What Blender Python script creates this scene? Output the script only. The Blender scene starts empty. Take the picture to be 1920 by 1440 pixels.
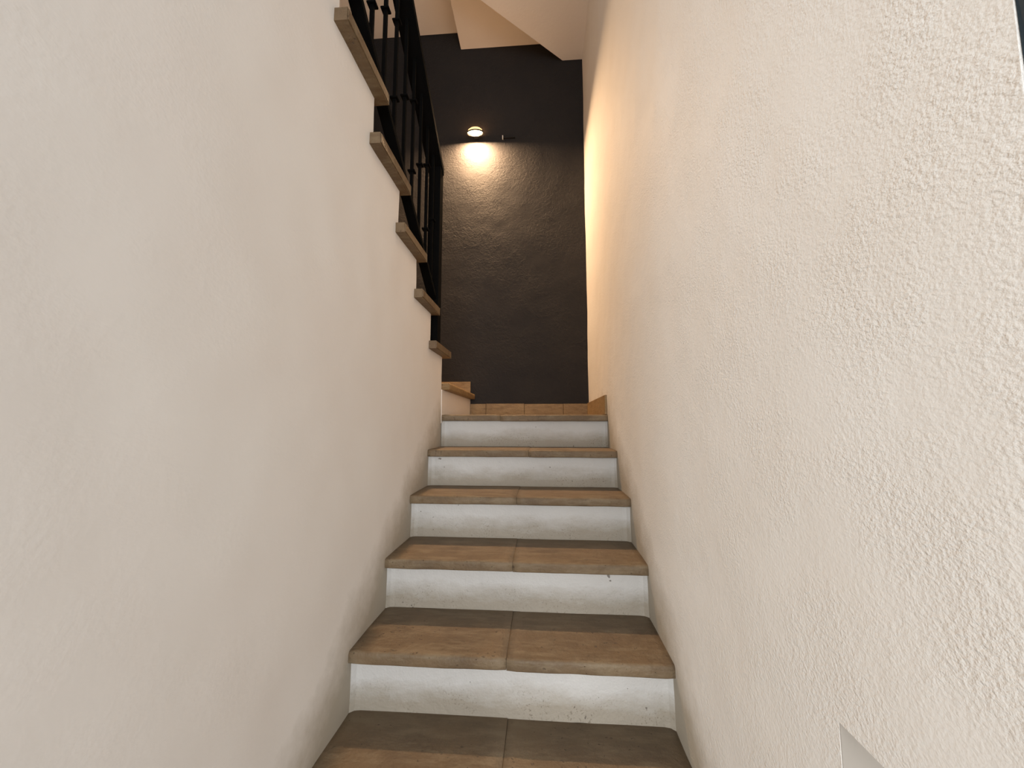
import bpy, bmesh, math, random
from mathutils import Vector, noise
random.seed(7)
S = bpy.context.scene
C = S.collection
# ------------------------------------------------------------------ camera, light, exposure
F_PX, YAW, PITCH, EYE = 759.72, 0.0744, 0.0999, -0.0603
cam = bpy.data.cameras.new('camera'); co = bpy.data.objects.new('camera', cam); C.objects.link(co)
cam.sensor_fit = 'HORIZONTAL'; cam.sensor_width = 36.0; cam.lens = F_PX / 1920 * 36.0
cam.clip_start = 0.02
co.location = (0, 0, EYE); co.rotation_euler = (math.pi / 2 + PITCH, 0, YAW)
S.camera = co
w = bpy.data.worlds.new('world'); S.world = w; w.use_nodes = True
w.node_tree.nodes['Background'].inputs[0].default_value = (0.93, 0.97, 1.0, 1)
w.node_tree.nodes['Background'].inputs[1].default_value = 0.58

def area(name, loc, rot, sx, sy, power, col, spread=math.pi):
    l = bpy.data.lights.new(name, 'AREA'); l.shape = 'RECTANGLE'; l.size = sx; l.size_y = sy
    l.energy = power; l.color = col; l.spread = spread
    o = bpy.data.objects.new(name, l); C.objects.link(o); o.location = loc; o.rotation_euler = rot
    return o
# daylight from the room's wide doorway behind the camera
area('doorway_daylight', (0.8, -4.6, 0.3), (math.radians(90), 0, math.radians(8)), 3.2, 2.4, 215, (0.98, 0.985, 1.0))
# window on the left of that room, whose light rakes across the right-hand stair wall
area('window_daylight', (-1.85, -3.1, 0.35), (math.radians(90), 0, math.radians(-29)), 1.1, 1.5, 109, (0.99, 0.99, 0.985))
S.view_settings.view_transform = 'Standard'; S.view_settings.look = 'None'
S.view_settings.gamma = 1.0; S.view_settings.use_curve_mapping = False
S.view_settings.exposure = 0.0

# ------------------------------------------------------------------ dimensions (metres, landing top = 0)
XL, XR = -0.6125, 0.3875            # faces of the two stair walls
RUN, RISE, YF, OV = 0.2814, 0.1921, 2.4305, 0.042
YB = 3.42                           # accent wall behind the landing
XO = -1.58                          # outer wall of the upper flight
FLOOR = -RISE * 8
RIS2 = 0.197
R2 = [2.43, 2.155, 1.885, 1.62, 1.345, 1.08, 0.81, 0.54, 0.27, 0.0, -0.27, -0.54, -0.81]  # risers of treads 2,3,4...

# ------------------------------------------------------------------ materials
def mat(name, base, rough=0.7):
    m = bpy.data.materials.new(name); m.use_nodes = True
    nt = m.node_tree; b = nt.nodes['Principled BSDF']
    b.inputs['Base Color'].default_value = (*base, 1); b.inputs['Roughness'].default_value = rough
    return m, nt, b
def nz(nt, vec, scale, detail=3, rough=0.5, dist=0.0):
    n = nt.nodes.new('ShaderNodeTexNoise'); n.inputs['Scale'].default_value = scale
    n.inputs['Detail'].default_value = detail; n.inputs['Roughness'].default_value = rough
    n.inputs['Distortion'].default_value = dist
    nt.links.new(vec, n.inputs['Vector']); return n.outputs['Fac']
def ramp(nt, fac, p0, p1, c0=(0, 0, 0, 1), c1=(1, 1, 1, 1)):
    r = nt.nodes.new('ShaderNodeValToRGB'); e = r.color_ramp.elements
    e[0].position = p0; e[0].color = c0; e[1].position = p1; e[1].color = c1
    nt.links.new(fac, r.inputs[0]); return r.outputs[0]
def mix(nt, fac, a, b, mode='MIX'):
    n = nt.nodes.new('ShaderNodeMix'); n.data_type = 'RGBA'; n.blend_type = mode
    for i, v in ((0, fac), (6, a), (7, b)):
        if isinstance(v, (int, float)): n.inputs[i].default_value = v
        elif isinstance(v, tuple): n.inputs[i].default_value = (*v, 1)
        else: nt.links.new(v, n.inputs[i])
    return n.outputs[2]
def mth(nt, op, a, b=0.0, c=None, clamp=False):
    n = nt.nodes.new('ShaderNodeMath'); n.operation = op; n.use_clamp = clamp
    for i, v in enumerate((a, b) if c is None else (a, b, c)):
        if isinstance(v, (int, float)): n.inputs[i].default_value = v
        else: nt.links.new(v, n.inputs[i])
    return n.outputs[0]
def coords(nt, which='Object', scale=None):
    t = nt.nodes.new('ShaderNodeTexCoord').outputs[which]
    if scale is None: return t
    m = nt.nodes.new('ShaderNodeMapping'); m.inputs['Scale'].default_value = scale
    nt.links.new(t, m.inputs['Vector']); return m.outputs['Vector']
def bump(nt, b, h, strength, dist):
    n = nt.nodes.new('ShaderNodeBump'); n.inputs['Strength'].default_value = strength
    n.inputs['Distance'].default_value = dist
    nt.links.new(h, n.inputs['Height']); nt.links.new(n.outputs[0], b.inputs['Normal'])

def plaster(name, base, warm, grain, dist, stair_dirt=False, patch=2.2, rough=0.75):
    m, nt, b = mat(name, base, rough)
    v = coords(nt)
    col = mix(nt, ramp(nt, nz(nt, v, patch, 4, 0.55), 0.35, 0.7), base, warm)
    if stair_dirt:
        s = nt.nodes.new('ShaderNodeSeparateXYZ'); nt.links.new(v, s.inputs[0])
        line = mth(nt, 'MINIMUM', mth(nt, 'MULTIPLY_ADD', s.outputs[1], RISE / RUN, -YF * RISE / RUN), 0.0)
        d = mth(nt, 'SUBTRACT', s.outputs[2], line)                     # height above the nosing line
        n = nz(nt, v, 9, 5, 0.65)
        d2 = mth(nt, 'MULTIPLY_ADD', n, 0.22, d)
        f = ramp(nt, d2, 0.05, 0.27, (1, 1, 1, 1), (0, 0, 0, 1))
        col = mix(nt, mth(nt, 'MULTIPLY', f, 0.85), col, (0.36, 0.31, 0.23))
    nt.links.new(col, b.inputs['Base Color'])
    # brushed stipple: fine grains, streaks of the roller, smooth areas where it was trowelled flat
    g = nz(nt, coords(nt, 'Object', (1, 1, 1.25)), grain, 2, 0.55, 0.1)
    st = nz(nt, coords(nt, 'Object', (1, 1, 1.0)), grain * 0.45, 2, 0.5, 0.1)
    mask = ramp(nt, nz(nt, v, 5.5, 3, 0.6), 0.38, 0.62, (0.35, 0.35, 0.35, 1), (1, 1, 1, 1))
    h = mth(nt, 'MULTIPLY', mth(nt, 'ADD', g, mth(nt, 'MULTIPLY', st, 0.6)), mask)
    bump(nt, b, h, 1.0, dist)
    return m

M = {}
M['plaster_left'] = plaster('left_plaster', (0.83, 0.80, 0.755), (0.80, 0.755, 0.705), 90, 0.0005, True)
M['plaster_right'] = plaster('right_plaster', (0.79, 0.775, 0.74), (0.765, 0.74, 0.695), 190, 0.0023, True, 3.0)
M['plaster_plain'] = plaster('plain_plaster', (0.80, 0.745, 0.68), (0.77, 0.71, 0.64), 60, 0.001)

M['lining'] = plaster('shaded_recess_render', (0.38, 0.35, 0.31), (0.35, 0.32, 0.28), 60, 0.0004)  # smooth render; the recess's weaker light is put into the darker colour

def accent():
    m, nt, b = mat('charcoal_plaster', (0.05, 0.05, 0.055), 0.8); b.inputs['Specular IOR Level'].default_value = 0.3
    v = coords(nt)
    col = mix(nt, ramp(nt, nz(nt, v, 3, 4), 0.3, 0.75), (0.0165, 0.0155, 0.0165), (0.0215, 0.0195, 0.019))
    nt.links.new(col, b.inputs['Base Color'])
    g = nz(nt, v, 34, 5, 0.62, 1.2)
    vo = nt.nodes.new('ShaderNodeTexNoise'); vo.noise_type = 'RIDGED_MULTIFRACTAL'
    vo.inputs['Scale'].default_value = 7; vo.inputs['Detail'].default_value = 5
    nt.links.new(v, vo.inputs['Vector'])
    mask = ramp(nt, nz(nt, v, 2.6, 3), 0.35, 0.62, (0.25, 0.25, 0.25, 1), (1, 1, 1, 1))
    h = mth(nt, 'MULTIPLY', mth(nt, 'ADD', g, mth(nt, 'MULTIPLY', vo.outputs['Fac'], 0.35)), mask)
    bump(nt, b, h, 1.0, 0.007)
    return m
M['accent'] = accent()
m, nt, b = mat('navy_paint', (0.007, 0.020, 0.030), 0.7)
bump(nt, b, nz(nt, coords(nt), 80, 3), 1.0, 0.001); M['navy'] = m

def riser_mat():
    m, nt, b = mat('riser_paint', (0.74, 0.74, 0.72), 0.6)
    v = coords(nt)
    gz = nt.nodes.new('ShaderNodeSeparateXYZ'); nt.links.new(coords(nt, 'Generated'), gz.inputs[0])
    n = nz(nt, coords(nt, 'Object', (1, 1, 2.5)), 7, 6, 0.7)
    h = mth(nt, 'MULTIPLY_ADD', n, 0.62, gz.outputs[2])
    f = ramp(nt, h, 0.52, 0.98, (1, 1, 1, 1), (0, 0, 0, 1))
    col = mix(nt, mth(nt, 'MULTIPLY', f, 0.80), (0.575, 0.57, 0.55), (0.29, 0.245, 0.175))
    sp = ramp(nt, nz(nt, v, 160, 2, 0.5), 0.60, 0.67)                    # scuffed specks in the dirty half
    spm = mth(nt, 'MULTIPLY', mth(nt, 'MULTIPLY', sp, f), ramp(nt, nz(nt, v, 9, 3), 0.45, 0.6))
    col = mix(nt, mth(nt, 'MULTIPLY', spm, 0.7), col, (0.16, 0.13, 0.09))
    k = ramp(nt, nz(nt, v, 34, 2, 0.5), 0.735, 0.75)                    # a few dark chips
    col = mix(nt, mth(nt, 'MULTIPLY', k, 0.8), col, (0.10, 0.08, 0.06))
    nt.links.new(col, b.inputs['Base Color'])
    bump(nt, b, mth(nt, 'ADD', nz(nt, v, 26, 4), mth(nt, 'MULTIPLY', nz(nt, v, 150, 2), 0.3)), 1.0, 0.004)
    return m
M['riser'] = riser_mat()

def stone(name, c1, c2, c3, rough=0.62, worn=0.0):
    m, nt, b = mat(name, c1, rough)
    v = coords(nt)
    n1 = nz(nt, v, 4.5, 6, 0.62, 0.4)
    col = mix(nt, ramp(nt, n1, 0.40, 0.62), c1, c2)
    n2 = nz(nt, coords(nt, 'Object', (1, 4, 4)), 8, 6, 0.7)
    col = mix(nt, mth(nt, 'MULTIPLY', ramp(nt, n2, 0.46, 0.66), 0.8), col, c3)
    pit = ramp(nt, nz(nt, v, 75, 2, 0.5), 0.70, 0.74)
    col = mix(nt, mth(nt, 'MULTIPLY', pit, 0.6), col, (0.10, 0.07, 0.045))
    geo = nt.nodes.new('ShaderNodeNewGeometry')
    edge = ramp(nt, geo.outputs['Pointiness'], 0.52, 0.60)               # worn pale arris
    col = mix(nt, mth(nt, 'MULTIPLY', edge, worn), col, (0.62, 0.52, 0.38))
    nt.links.new(col, b.inputs['Base Color'])
    h = mth(nt, 'SUBTRACT', mth(nt, 'ADD', nz(nt, v, 40, 5, 0.6), mth(nt, 'MULTIPLY', n1, 0.6)), mth(nt, 'MULTIPLY', pit, 0.8))
    bump(nt, b, h, 1.0, 0.0045)
    return m
M['stone'] = stone('tread_stone', (0.160, 0.106, 0.055), (0.112, 0.073, 0.038), (0.215, 0.163, 0.098), worn=0.14)
M['stone_up'] = stone('upper_tread_stone', (0.155, 0.100, 0.050), (0.120, 0.074, 0.036), (0.20, 0.145, 0.080))
M['skirt'] = stone('skirting_stone', (0.34, 0.225, 0.105), (0.28, 0.18, 0.08), (0.19, 0.115, 0.05))
m, nt, b = mat('black_metal', (0.002, 0.002, 0.002), 0.75); b.inputs['Specular IOR Level'].default_value = 0.06; M['iron'] = m
bump(nt, b, nz(nt, coords(nt), 200, 2), 0.4, 0.0005)
m, nt, b = mat('lamp_casing', (0.02, 0.018, 0.016), 0.45); b.inputs['Metallic'].default_value = 0.6
bump(nt, b, nz(nt, coords(nt), 150, 2), 0.3, 0.0004); M['casing'] = m
m, nt, b = mat('lamp_glass', (1, 0.9, 0.7), 0.3)
b.inputs['Emission Color'].default_value = (1.0, 0.74, 0.36, 1); b.inputs['Emission Strength'].default_value = 9
em = mix(nt, nz(nt, coords(nt), 30, 1), (1.0, 0.70, 0.32), (1.0, 0.80, 0.45)); nt.links.new(em, b.inputs['Emission Color'])
M['glow'] = m
m, nt, b = mat('amber_glass', (0.5, 0.25, 0.08), 0.4); b.inputs['Emission Strength'].default_value = 2.2
nt.links.new(mix(nt, nz(nt, coords(nt), 30, 1), (1.0, 0.52, 0.20), (1.0, 0.60, 0.26)), b.inputs['Emission Color']); M['amber'] = m
m, nt, b = mat('pale_nail', (0.75, 0.70, 0.62), 0.4); bump(nt, b, nz(nt, coords(nt), 300, 1), 0.2, 0.0002); M['nail'] = m
m, nt, b = mat('floor_tile', (0.40, 0.30, 0.21), 0.5)
nt.links.new(mix(nt, nz(nt, coords(nt), 6, 5), (0.42, 0.32, 0.22), (0.34, 0.25, 0.17)), b.inputs['Base Color']); M['floor'] = m

# ------------------------------------------------------------------ helpers
def link(name, bm, material, parent=None, smooth=False, **props):
    bmesh.ops.recalc_face_normals(bm, faces=bm.faces)
    me = bpy.data.meshes.new(name); bm.to_mesh(me); bm.free()
    if material: me.materials.append(material)
    if smooth:
        for p in me.polygons: p.use_smooth = True
    o = bpy.data.objects.new(name, me); C.objects.link(o)
    if parent: o.parent = parent
    for k, v in props.items(): o[k] = v
    return o
def add_box(bm, x0, x1, y0, y1, z0, z1, bevel=0.0, seg=2):
    vs = bmesh.ops.create_cube(bm, size=1.0)['verts']
    for v in vs:
        v.co = Vector(((x0 + x1) / 2 + v.co.x * (x1 - x0), (y0 + y1) / 2 + v.co.y * (y1 - y0), (z0 + z1) / 2 + v.co.z * (z1 - z0)))
    if bevel:
        es = {e for v in vs for e in v.link_edges}
        bmesh.ops.bevel(bm, geom=list(es), offset=bevel, segments=seg, affect='EDGES', profile=0.5)
def box(name, x0, x1, y0, y1, z0, z1, material, parent=None, bevel=0.0, **props):
    bm = bmesh.new(); add_box(bm, x0, x1, y0, y1, z0, z1, bevel)
    return link(name, bm, material, parent, **props)
def thing(name, label, cat, loc=(0, 0, 0), group=None):
    o = bpy.data.objects.new(name, None); C.objects.link(o); o.location = loc
    o['label'] = label; o['category'] = cat
    if group: o['group'] = group
    return o
def adopt(parent, o):
    o.parent = parent; o.matrix_parent_inverse = parent.matrix_world.inverted()
def sheet(name, axis, at, thick, us, zs, keep, amp, material, **props):
    """solid wall: a fine grid in (u,z) lying at axis=at, extruded by thick; keep(u,z) masks cells"""
    bm = bmesh.new(); grid = {}
    def P(i, j):
        if (i, j) not in grid:
            u, z = us[i], zs[j]
            d = amp * (noise.noise(Vector((u * 2.1, z * 2.1, at * 9))) + 0.45 * noise.noise(Vector((u * 8, z * 8, 3 + at))))
            grid[i, j] = bm.verts.new((at + d, u, z) if axis == 'x' else (u, at + d, z))
        return grid[i, j]
    for i in range(len(us) - 1):
        for j in range(len(zs) - 1):
            if keep((us[i] + us[i + 1]) / 2, (zs[j] + zs[j + 1]) / 2):
                bm.faces.new((P(i, j), P(i + 1, j), P(i + 1, j + 1), P(i, j + 1)))
    r = bmesh.ops.extrude_face_region(bm, geom=list(bm.faces))
    for e in r['geom']:
        if isinstance(e, bmesh.types.BMVert):
            if axis == 'x': e.co.x = at + thick
            else: e.co.y = at + thick
    o = link(name, bm, material, smooth=False, **props)
    flat = set()
    for p in o.data.polygons:
        n = p.normal; p.use_smooth = abs(n.x if axis == 'x' else n.y) > 0.7
        if not p.use_smooth: flat.update(p.edge_keys)
    for e in o.data.edges:
        if e.key in flat: e.use_edge_sharp = True
    return o
def lin(a, b, step, extra=()):
    n = max(1, round((b - a) / step)); s = {round(a + (b - a) * i / n, 4) for i in range(n + 1)} | {round(e, 4) for e in extra if a < e < b}
    out = []
    for v in sorted(s):
        if out and v - out[-1] < 0.004 and v != b and v not in [round(e, 4) for e in extra]: continue
        out.append(v)
    return out

# ------------------------------------------------------------------ the setting
def top_left(y):
    for j in range(len(R2) - 1):
        if R2[j + 1] <= y <= R2[j]: return (j + 2) * RIS2 - 0.040
    return -9
sheet('wall_left', 'x', XL, -0.12, lin(-0.27, 2.43, 0.03, R2), lin(FLOOR, 2.76, 0.035, [(j + 2) * RIS2 - 0.040 for j in range(13)]),
      lambda y, z: z < top_left(y), 0.004, M['plaster_left'], kind='structure')
NY0, NY1, NZ0, NZ1 = 0.30, 0.606, -0.74, -0.450
sheet('wall_right', 'x', XR, 0.15, lin(0.33, YB, 0.03, (NY0, NY1)), lin(FLOOR, 3.62, 0.035, (NZ0, NZ1)),
      lambda y, z: not (NY0 < y < NY1 and NZ0 < z < NZ1), 0.004, M['plaster_right'], kind='structure')
bm = bmesh.new()                                                     # smooth lining of the small recess, coloured darker for its weaker light
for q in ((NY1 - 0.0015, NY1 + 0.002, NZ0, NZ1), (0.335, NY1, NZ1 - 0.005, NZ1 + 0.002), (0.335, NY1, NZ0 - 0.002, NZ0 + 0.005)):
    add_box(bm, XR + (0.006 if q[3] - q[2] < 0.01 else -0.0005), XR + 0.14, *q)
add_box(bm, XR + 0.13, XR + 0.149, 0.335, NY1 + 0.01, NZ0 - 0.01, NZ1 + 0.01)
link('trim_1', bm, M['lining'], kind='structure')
sheet('wall_back', 'y', YB, 0.15, lin(XO - 0.1, XR + 0.15, 0.03), lin(-0.25, 3.8, 0.03), lambda x, z: True, 0.006, M['accent'], kind='structure')
sheet('wall_outer', 'x', XO, -0.12, lin(-1.2, YB, 0.1), lin(FLOOR, 3.8, 0.1), lambda y, z: True, 0.004, M['plaster_plain'], kind='structure')
bm = bmesh.new()
for q in ((XR + 0.152, 2.6, 0.327, 0.45, FLOOR, 3.62), (XR + 0.002, XR + 0.152, 0.318, 0.329, NZ1, 3.62), (XR + 0.002, XR + 0.152, 0.318, 0.329, FLOOR, NZ0)):
    add_box(bm, *q)
link('wall_front', bm, M['navy'], kind='structure')
box('wall_front_left', -2.6, XL - 0.125, -0.27, -0.15, FLOOR, 1.95, M['plaster_plain'], kind='structure')
box('floor', -2.6, 2.6, -3.0, 0.52, FLOOR - 0.1, FLOOR, M['floor'], kind='structure')

def prism(bm, pts, z0, z1):
    a = [bm.verts.new((x, y, z0)) for x, y in pts]; b_ = [bm.verts.new((x, y, z1)) for x, y in pts]
    bm.faces.new(a[::-1]); bm.faces.new(b_)
    for i in range(len(pts)):
        k = (i + 1) % len(pts); bm.faces.new((a[i], a[k], b_[k], b_[i]))
bm = bmesh.new()
prism(bm, [(XR + 0.01, YB), (0.208, YB), (-0.734, 2.60), (-0.734, 0.33), (XR + 0.01, 0.33)], 3.252, 3.433)
prism(bm, [(XR + 0.01, YB), (-0.734, YB), (-0.734, 0.33), (XR + 0.01, 0.33)], 3.433, 3.607)
prism(bm, [(XR + 0.01, YB), (XO, YB), (XO, 0.33), (XR + 0.01, 0.33)], 3.607, 3.70)
bmesh.ops.bevel(bm, geom=list(bm.edges), offset=0.004, segments=1, affect='EDGES')
link('ceiling', bm, M['plaster_plain'], kind='structure')

# skirting stones
def skirting(name, tiles):
    root = bpy.data.objects.new(name, None); C.objects.link(root); root['kind'] = 'structure'
    for t in tiles: box('skirting_tile', *t, M['skirt'], root, 0.0015)
G = 0.0015
xs = [XL + 0.002, -0.475, -0.150, 0.175, XR - 0.012]
skirting('baseboard_back', [(xs[i] + G, xs[i + 1] - G, YB - 0.018, YB - 0.004, 0.001, 0.113 + 0.002 * math.sin(i * 2)) for i in range(4)]
         + [(a + G, b_ - G, YB - 0.018, YB - 0.004, RIS2 + 0.001, 0.304) for a, b_ in ((-0.935, -0.608), (-1.26, -0.935), (XO + 0.01, -1.26))])
skirting('baseboard_right', [(XR - 0.014, XR - 0.002, a + G, b_ - G, 0.001, 0.117) for a, b_ in ((2.455, 2.90), (2.90, YB - 0.018))])

# ------------------------------------------------------------------ lower flight
def slab(bm, x0, x1, yn, yb, zt, th, seed, nose=0.011, axis='x'):
    """stone slab with a rounded, slightly worn nosing at y=yn; long axis along x"""
    prof = [(yb, zt - th), (yb, zt), (yb + (yn - yb) * 0.5, zt)]
    sgn = 1 if yb > yn else -1
    for k in range(5):
        a = math.pi / 2 * k / 4
        prof.append((yn + sgn * nose * (1 - math.sin(a)), zt - nose * (1 - math.cos(a))))
    r2 = 0.006
    for k in range(3):
        a = math.pi / 2 * k / 2
        prof.append((yn + sgn * r2 * (1 - math.cos(a)), zt - th + r2 * (1 - math.sin(a))))
    n = max(2, int(abs(x1 - x0) / 0.03)); rows = []
    for i in range(n + 1):
        x = x0 + (x1 - x0) * i / n; row = []
        ch = 0.0035 if i in (0, n) else 0.0
        for k, (y, z) in enumerate(prof):
            wv = 0.0016 * noise.noise(Vector((x * 11, k * 0.35, seed * 7.3)))
            if k >= 3: y += wv + sgn * ch; z += wv * 0.7 - (ch * 0.6 if k < 8 else 0)
            row.append(bm.verts.new((x, y, z) if axis == 'x' else (y, x, z)))
        rows.append(row)
    m_ = len(prof)
    for i in range(n):
        for k in range(m_):
            q = (k + 1) % m_
            bm.faces.new((rows[i][k], rows[i + 1][k], rows[i + 1][q], rows[i][q]))
    bm.faces.new(rows[0]); bm.faces.new(rows[-1][::-1])

stair = thing('staircase', 'straight lower flight of brown stone steps with dirty white risers between two plaster walls', 'staircase')
joint = {0: 0.36, 1: 0.54, 2: 0.493, 3: 0.496, 4: 0.497, 5: 0.50, 6: 0.5, 7: 0.5}
TH = 0.038
for k in range(8):
    zt, yn = -RISE * k, YF - RUN * k
    yb = YF - RUN * (k - 1) + OV + 0.01 if k else YF + 0.33
    xj = XL + joint[k]
    for s, (a, b_) in enumerate(((XL - 0.006, xj - 0.0006), (xj + 0.0006, XR + 0.006))):
        bm = bmesh.new(); slab(bm, a, b_, yn, yb, zt - (0.0015 if s else 0), TH, k * 2 + s)
        link('tread', bm, M['stone'], stair, True)
for k in range(8):
    bm = bmesh.new()
    y = YF - RUN * k + OV; z0, z1 = -RISE * (k + 1) - 0.002, -RISE * k - TH
    n, mz = 60, 10; g = []
    for i in range(n + 1):
        x = XL - 0.004 + (XR - XL + 0.008) * i / n; c = []
        for j in range(mz + 1):
            t = j / mz; d = 0.0035 * noise.noise(Vector((x * 5, t * 2, k * 3.7))) - 0.006 * (1 - t) ** 3
            e = min(i, n - i) / n; d -= 0.018 * max(0, 1 - e / 0.028) ** 2                       # coved into the side walls
            zz = z0 + (z1 - z0) * t + (0.002 * noise.noise(Vector((x * 14, k, 1))) if j == 0 else 0)
            c.append(bm.verts.new((x, y + d, zz)))
        g.append(c)
    for i in range(n):
        for j in range(mz): bm.faces.new((g[i][j], g[i + 1][j], g[i + 1][j + 1], g[i][j + 1]))
    r = bmesh.ops.extrude_face_region(bm, geom=list(bm.faces))
    for e in r['geom']:
        if isinstance(e, bmesh.types.BMVert): e.co.y = y + 0.05
    link('riser', bm, M['riser'], stair, False)
# landing paving behind the top nosing (its surface lies just above eye level)
for a, b_ in ((XL, -0.113), (-0.110, XR)):
    for c, d in ((YF + 0.333, YF + 0.66), (YF + 0.663, YB)):
        box('landing_slab', a, b_, c, d, -TH, 0.0, M['stone'], stair, 0.002)
box('landing_core', XL, XR, YF + 0.09, YB, -0.20, -TH, M['plaster_plain'], stair)

# ------------------------------------------------------------------ upper flight
up = thing('staircase', 'upper flight of stone steps climbing back over the left wall, seen from its open side', 'staircase')
XN = XL + 0.045
bm = bmesh.new(); slab(bm, 2.445, YB - 0.003, XN, XO + 0.01, RIS2, 0.042, 40, 0.012, axis='y')
link('quarter_landing', bm, M['skirt'], up, True)
box('landing_riser', XO, XL + 0.002, 2.43, YB, -0.05, RIS2 - 0.042, M['plaster_plain'], up, 0.004)
def end_slab(yback, ynose, zt, th, seed):
    """tread of the upper flight: long axis x, rounded nosing facing the back wall and rounded open end"""
    bm = bmesh.new(); add_box(bm, XO + 0.01, XN, yback, ynose, zt - th, zt)
    side = [e for e in bm.edges if all(v.co.y > ynose - 1e-4 for v in e.verts)]
    bmesh.ops.bevel(bm, geom=side, offset=0.017, segments=5, affect='EDGES', profile=0.5)
    rest = [e for e in bm.edges if all(v.co.x > XN - 1e-4 for v in e.verts)]
    bmesh.ops.bevel(bm, geom=rest, offset=0.004, segments=2, affect='EDGES')
    for v in bm.verts:
        d = 0.0015 * noise.noise(v.co * 23 + Vector((seed, 0, 0))); v.co += Vector((d, d, d * 0.6))
    return bm
for j in range(len(R2) - 2):
    zt = (j + 2) * RIS2
    link('tread', end_slab(R2[j + 1] - 0.028, R2[j] + (0.065 if j == 0 else 0.045), zt, 0.042, j * 3.1), M['stone_up'], up)
    box('riser', XO + 0.01, XL - 0.11, R2[j] - 0.05, R2[j], zt - RIS2, zt - 0.042, M['plaster_plain'], up)
bm = bmesh.new()
vs = []
for x in (XO + 0.01, XL - 0.115):
    vs.append([bm.verts.new((x, y, z)) for y, z in ((2.43, 0.20), (-0.54, 0.20 + 2.97 * RIS2 / 0.27), (-0.54, 0.08 + 2.97 * RIS2 / 0.27), (2.43, 0.08))])
bm.faces.new(vs[0]); bm.faces.new(vs[1])
for i in range(4): bm.faces.new((vs[0][i], vs[0][(i + 1) % 4], vs[1][(i + 1) % 4], vs[1][i]))
for v in bm.verts: v.co.z -= 0.12
link('soffit', bm, M['plaster_plain'], up)

# ------------------------------------------------------------------ railing
rail = thing('stair_railing', 'black metal railing with square collars on its bars along the upper flight', 'railing')
XC, SL = -0.620, 0.70
def sloped(name, x0, x1, rel0, rel1, ya, yb_, parent, bevel=0.003):
    bm = bmesh.new(); add_box(bm, x0, x1, ya, yb_, 0, 1)
    for v in bm.verts: v.co.z = (rel1 if v.co.z > 0.5 else rel0) - SL * v.co.y
    bmesh.ops.bevel(bm, geom=list(bm.edges), offset=bevel, segments=2, affect='EDGES')
    return link(name, bm, M['iron'], parent)
sloped('handrail', -0.670, -0.580, 3.010, 3.065, -0.5, 2.272, rail, 0.006)
sloped('bottom_rail', -0.6425, -0.5975, 2.190, 2.225, -0.5, 2.21, rail)
box('newel_post', -0.655, -0.585, 2.205, 2.272, 2 * RIS2 + 0.001, 3.02 - SL * 2.24, M['iron'], rail, 0.003)
def collar(y, z, parent):
    bm = bmesh.new(); add_box(bm, XC - 0.017, XC + 0.017, y - 0.016, y + 0.016, z - 0.004, z + 0.004, 0.001, 1)
    return link('collar', bm, M['iron'], parent)
yy, i = 2.170, 0
while yy > -0.4:
    bm = bmesh.new(); add_box(bm, XC - 0.007, XC + 0.007, yy - 0.007, yy + 0.007, 2.21 - SL * yy, 3.03 - SL * yy)
    bar = link('baluster', bm, M['iron'], rail)
    for rel in ((2.62,) if i % 2 == 0 else (2.42, 2.785)): collar(yy, rel - SL * yy, bar)
    yy -= 0.1215; i += 1

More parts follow.
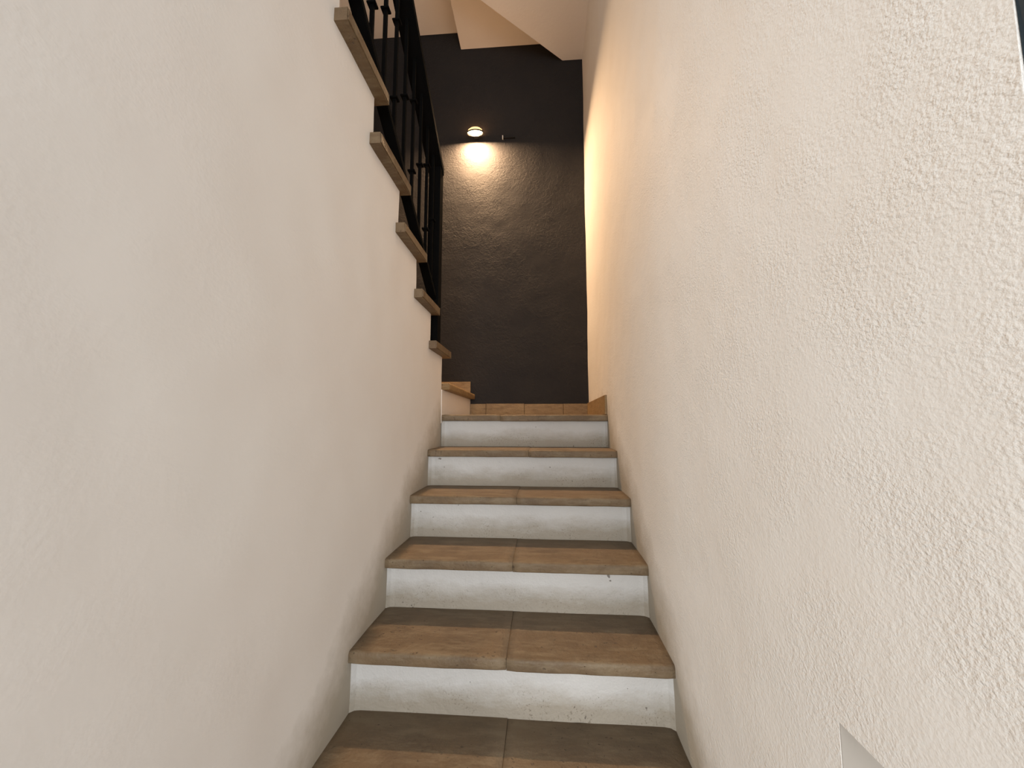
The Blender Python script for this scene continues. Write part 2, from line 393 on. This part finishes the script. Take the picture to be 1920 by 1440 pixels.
# ------------------------------------------------------------------ lamp on the accent wall
def lathe(bm, prof, cx, cy, n=40):
    rings = [[bm.verts.new((cx + r * math.cos(2 * math.pi * i / n), cy + r * math.sin(2 * math.pi * i / n), z)) for i in range(n)] for r, z in prof]
    for a, b_ in zip(rings, rings[1:]):
        for i in range(n): bm.faces.new((a[i], a[(i + 1) % n], b_[(i + 1) % n], b_[i]))
    bm.faces.new(rings[0]); bm.faces.new(rings[-1])
LX, LY, LZ, SQ = -0.575, YB - 0.105, 2.506, 0.55                     # an oval casing, shallower than it is wide
lamp = thing('wall_lamp', 'small oval wall lamp with an amber top shining warm light down the charcoal wall', 'lamp')
def oval(name, prof, material, closed=True, n=44):
    bm = bmesh.new()
    rings = [[bm.verts.new((LX + r * math.cos(2 * math.pi * i / n), LY + SQ * r * math.sin(2 * math.pi * i / n), z)) for i in range(n)] for r, z in prof]
    for a, b_ in zip(rings, rings[1:]):
        for i in range(n): bm.faces.new((a[i], a[(i + 1) % n], b_[(i + 1) % n], b_[i]))
    if closed: bm.faces.new(rings[0]); bm.faces.new(rings[-1])
    return link(name, bm, material, lamp, True)
oval('housing', [(0.064, LZ + 0.014), (0.069, LZ + 0.010), (0.069, LZ), (0.072, LZ), (0.073, LZ + 0.012), (0.065, LZ + 0.016)], M['casing'], False)
oval('shade', [(0.067, LZ + 0.0155), (0.062, LZ + 0.030), (0.046, LZ + 0.044), (0.020, LZ + 0.050)], M['amber'])
oval('lens', [(0.03, LZ + 0.009), (0.067, LZ + 0.010), (0.067, LZ + 0.0135)], M['glow'])
box('mount', LX - 0.02, LX + 0.02, LY + 0.034, YB - 0.001, LZ + 0.016, LZ + 0.028, M['casing'], lamp, 0.003)
def disk(name, loc, rot, size, power, col, spread):
    l = bpy.data.lights.new(name, 'AREA'); l.shape = 'DISK'; l.size = size; l.energy = power; l.color = col; l.spread = spread
    o = bpy.data.objects.new(name, l); C.objects.link(o); o.location = loc; o.rotation_euler = rot; return o
WARM = (1.0, 0.64, 0.36)
disk('lamp_light', (LX, LY, LZ + 0.006), (0, 0, 0), 0.075, 68, WARM, math.radians(180))
disk('lamp_top_light', (LX, LY + 0.062, LZ + 0.045), (math.pi, 0, 0), 0.05, 0.8, (1.0, 0.48, 0.18), math.radians(180))

hook = thing('wall_hook', 'tiny pale peg with a thin dark strip as its shadow on the charcoal wall right of the lamp', 'hook')
bm = bmesh.new(); add_box(bm, -0.343, -0.335, YB - 0.014, YB + 0.004, 2.512, 2.545, 0.001, 1); link('peg', bm, M['nail'], hook)
bm = bmesh.new(); add_box(bm, -0.334, -0.225, YB - 0.012, YB + 0.004, 2.518, 2.526, 0.001, 1); link('bar', bm, M['casing'], hook)  # dark strip beside the peg, standing in for its cast shadow
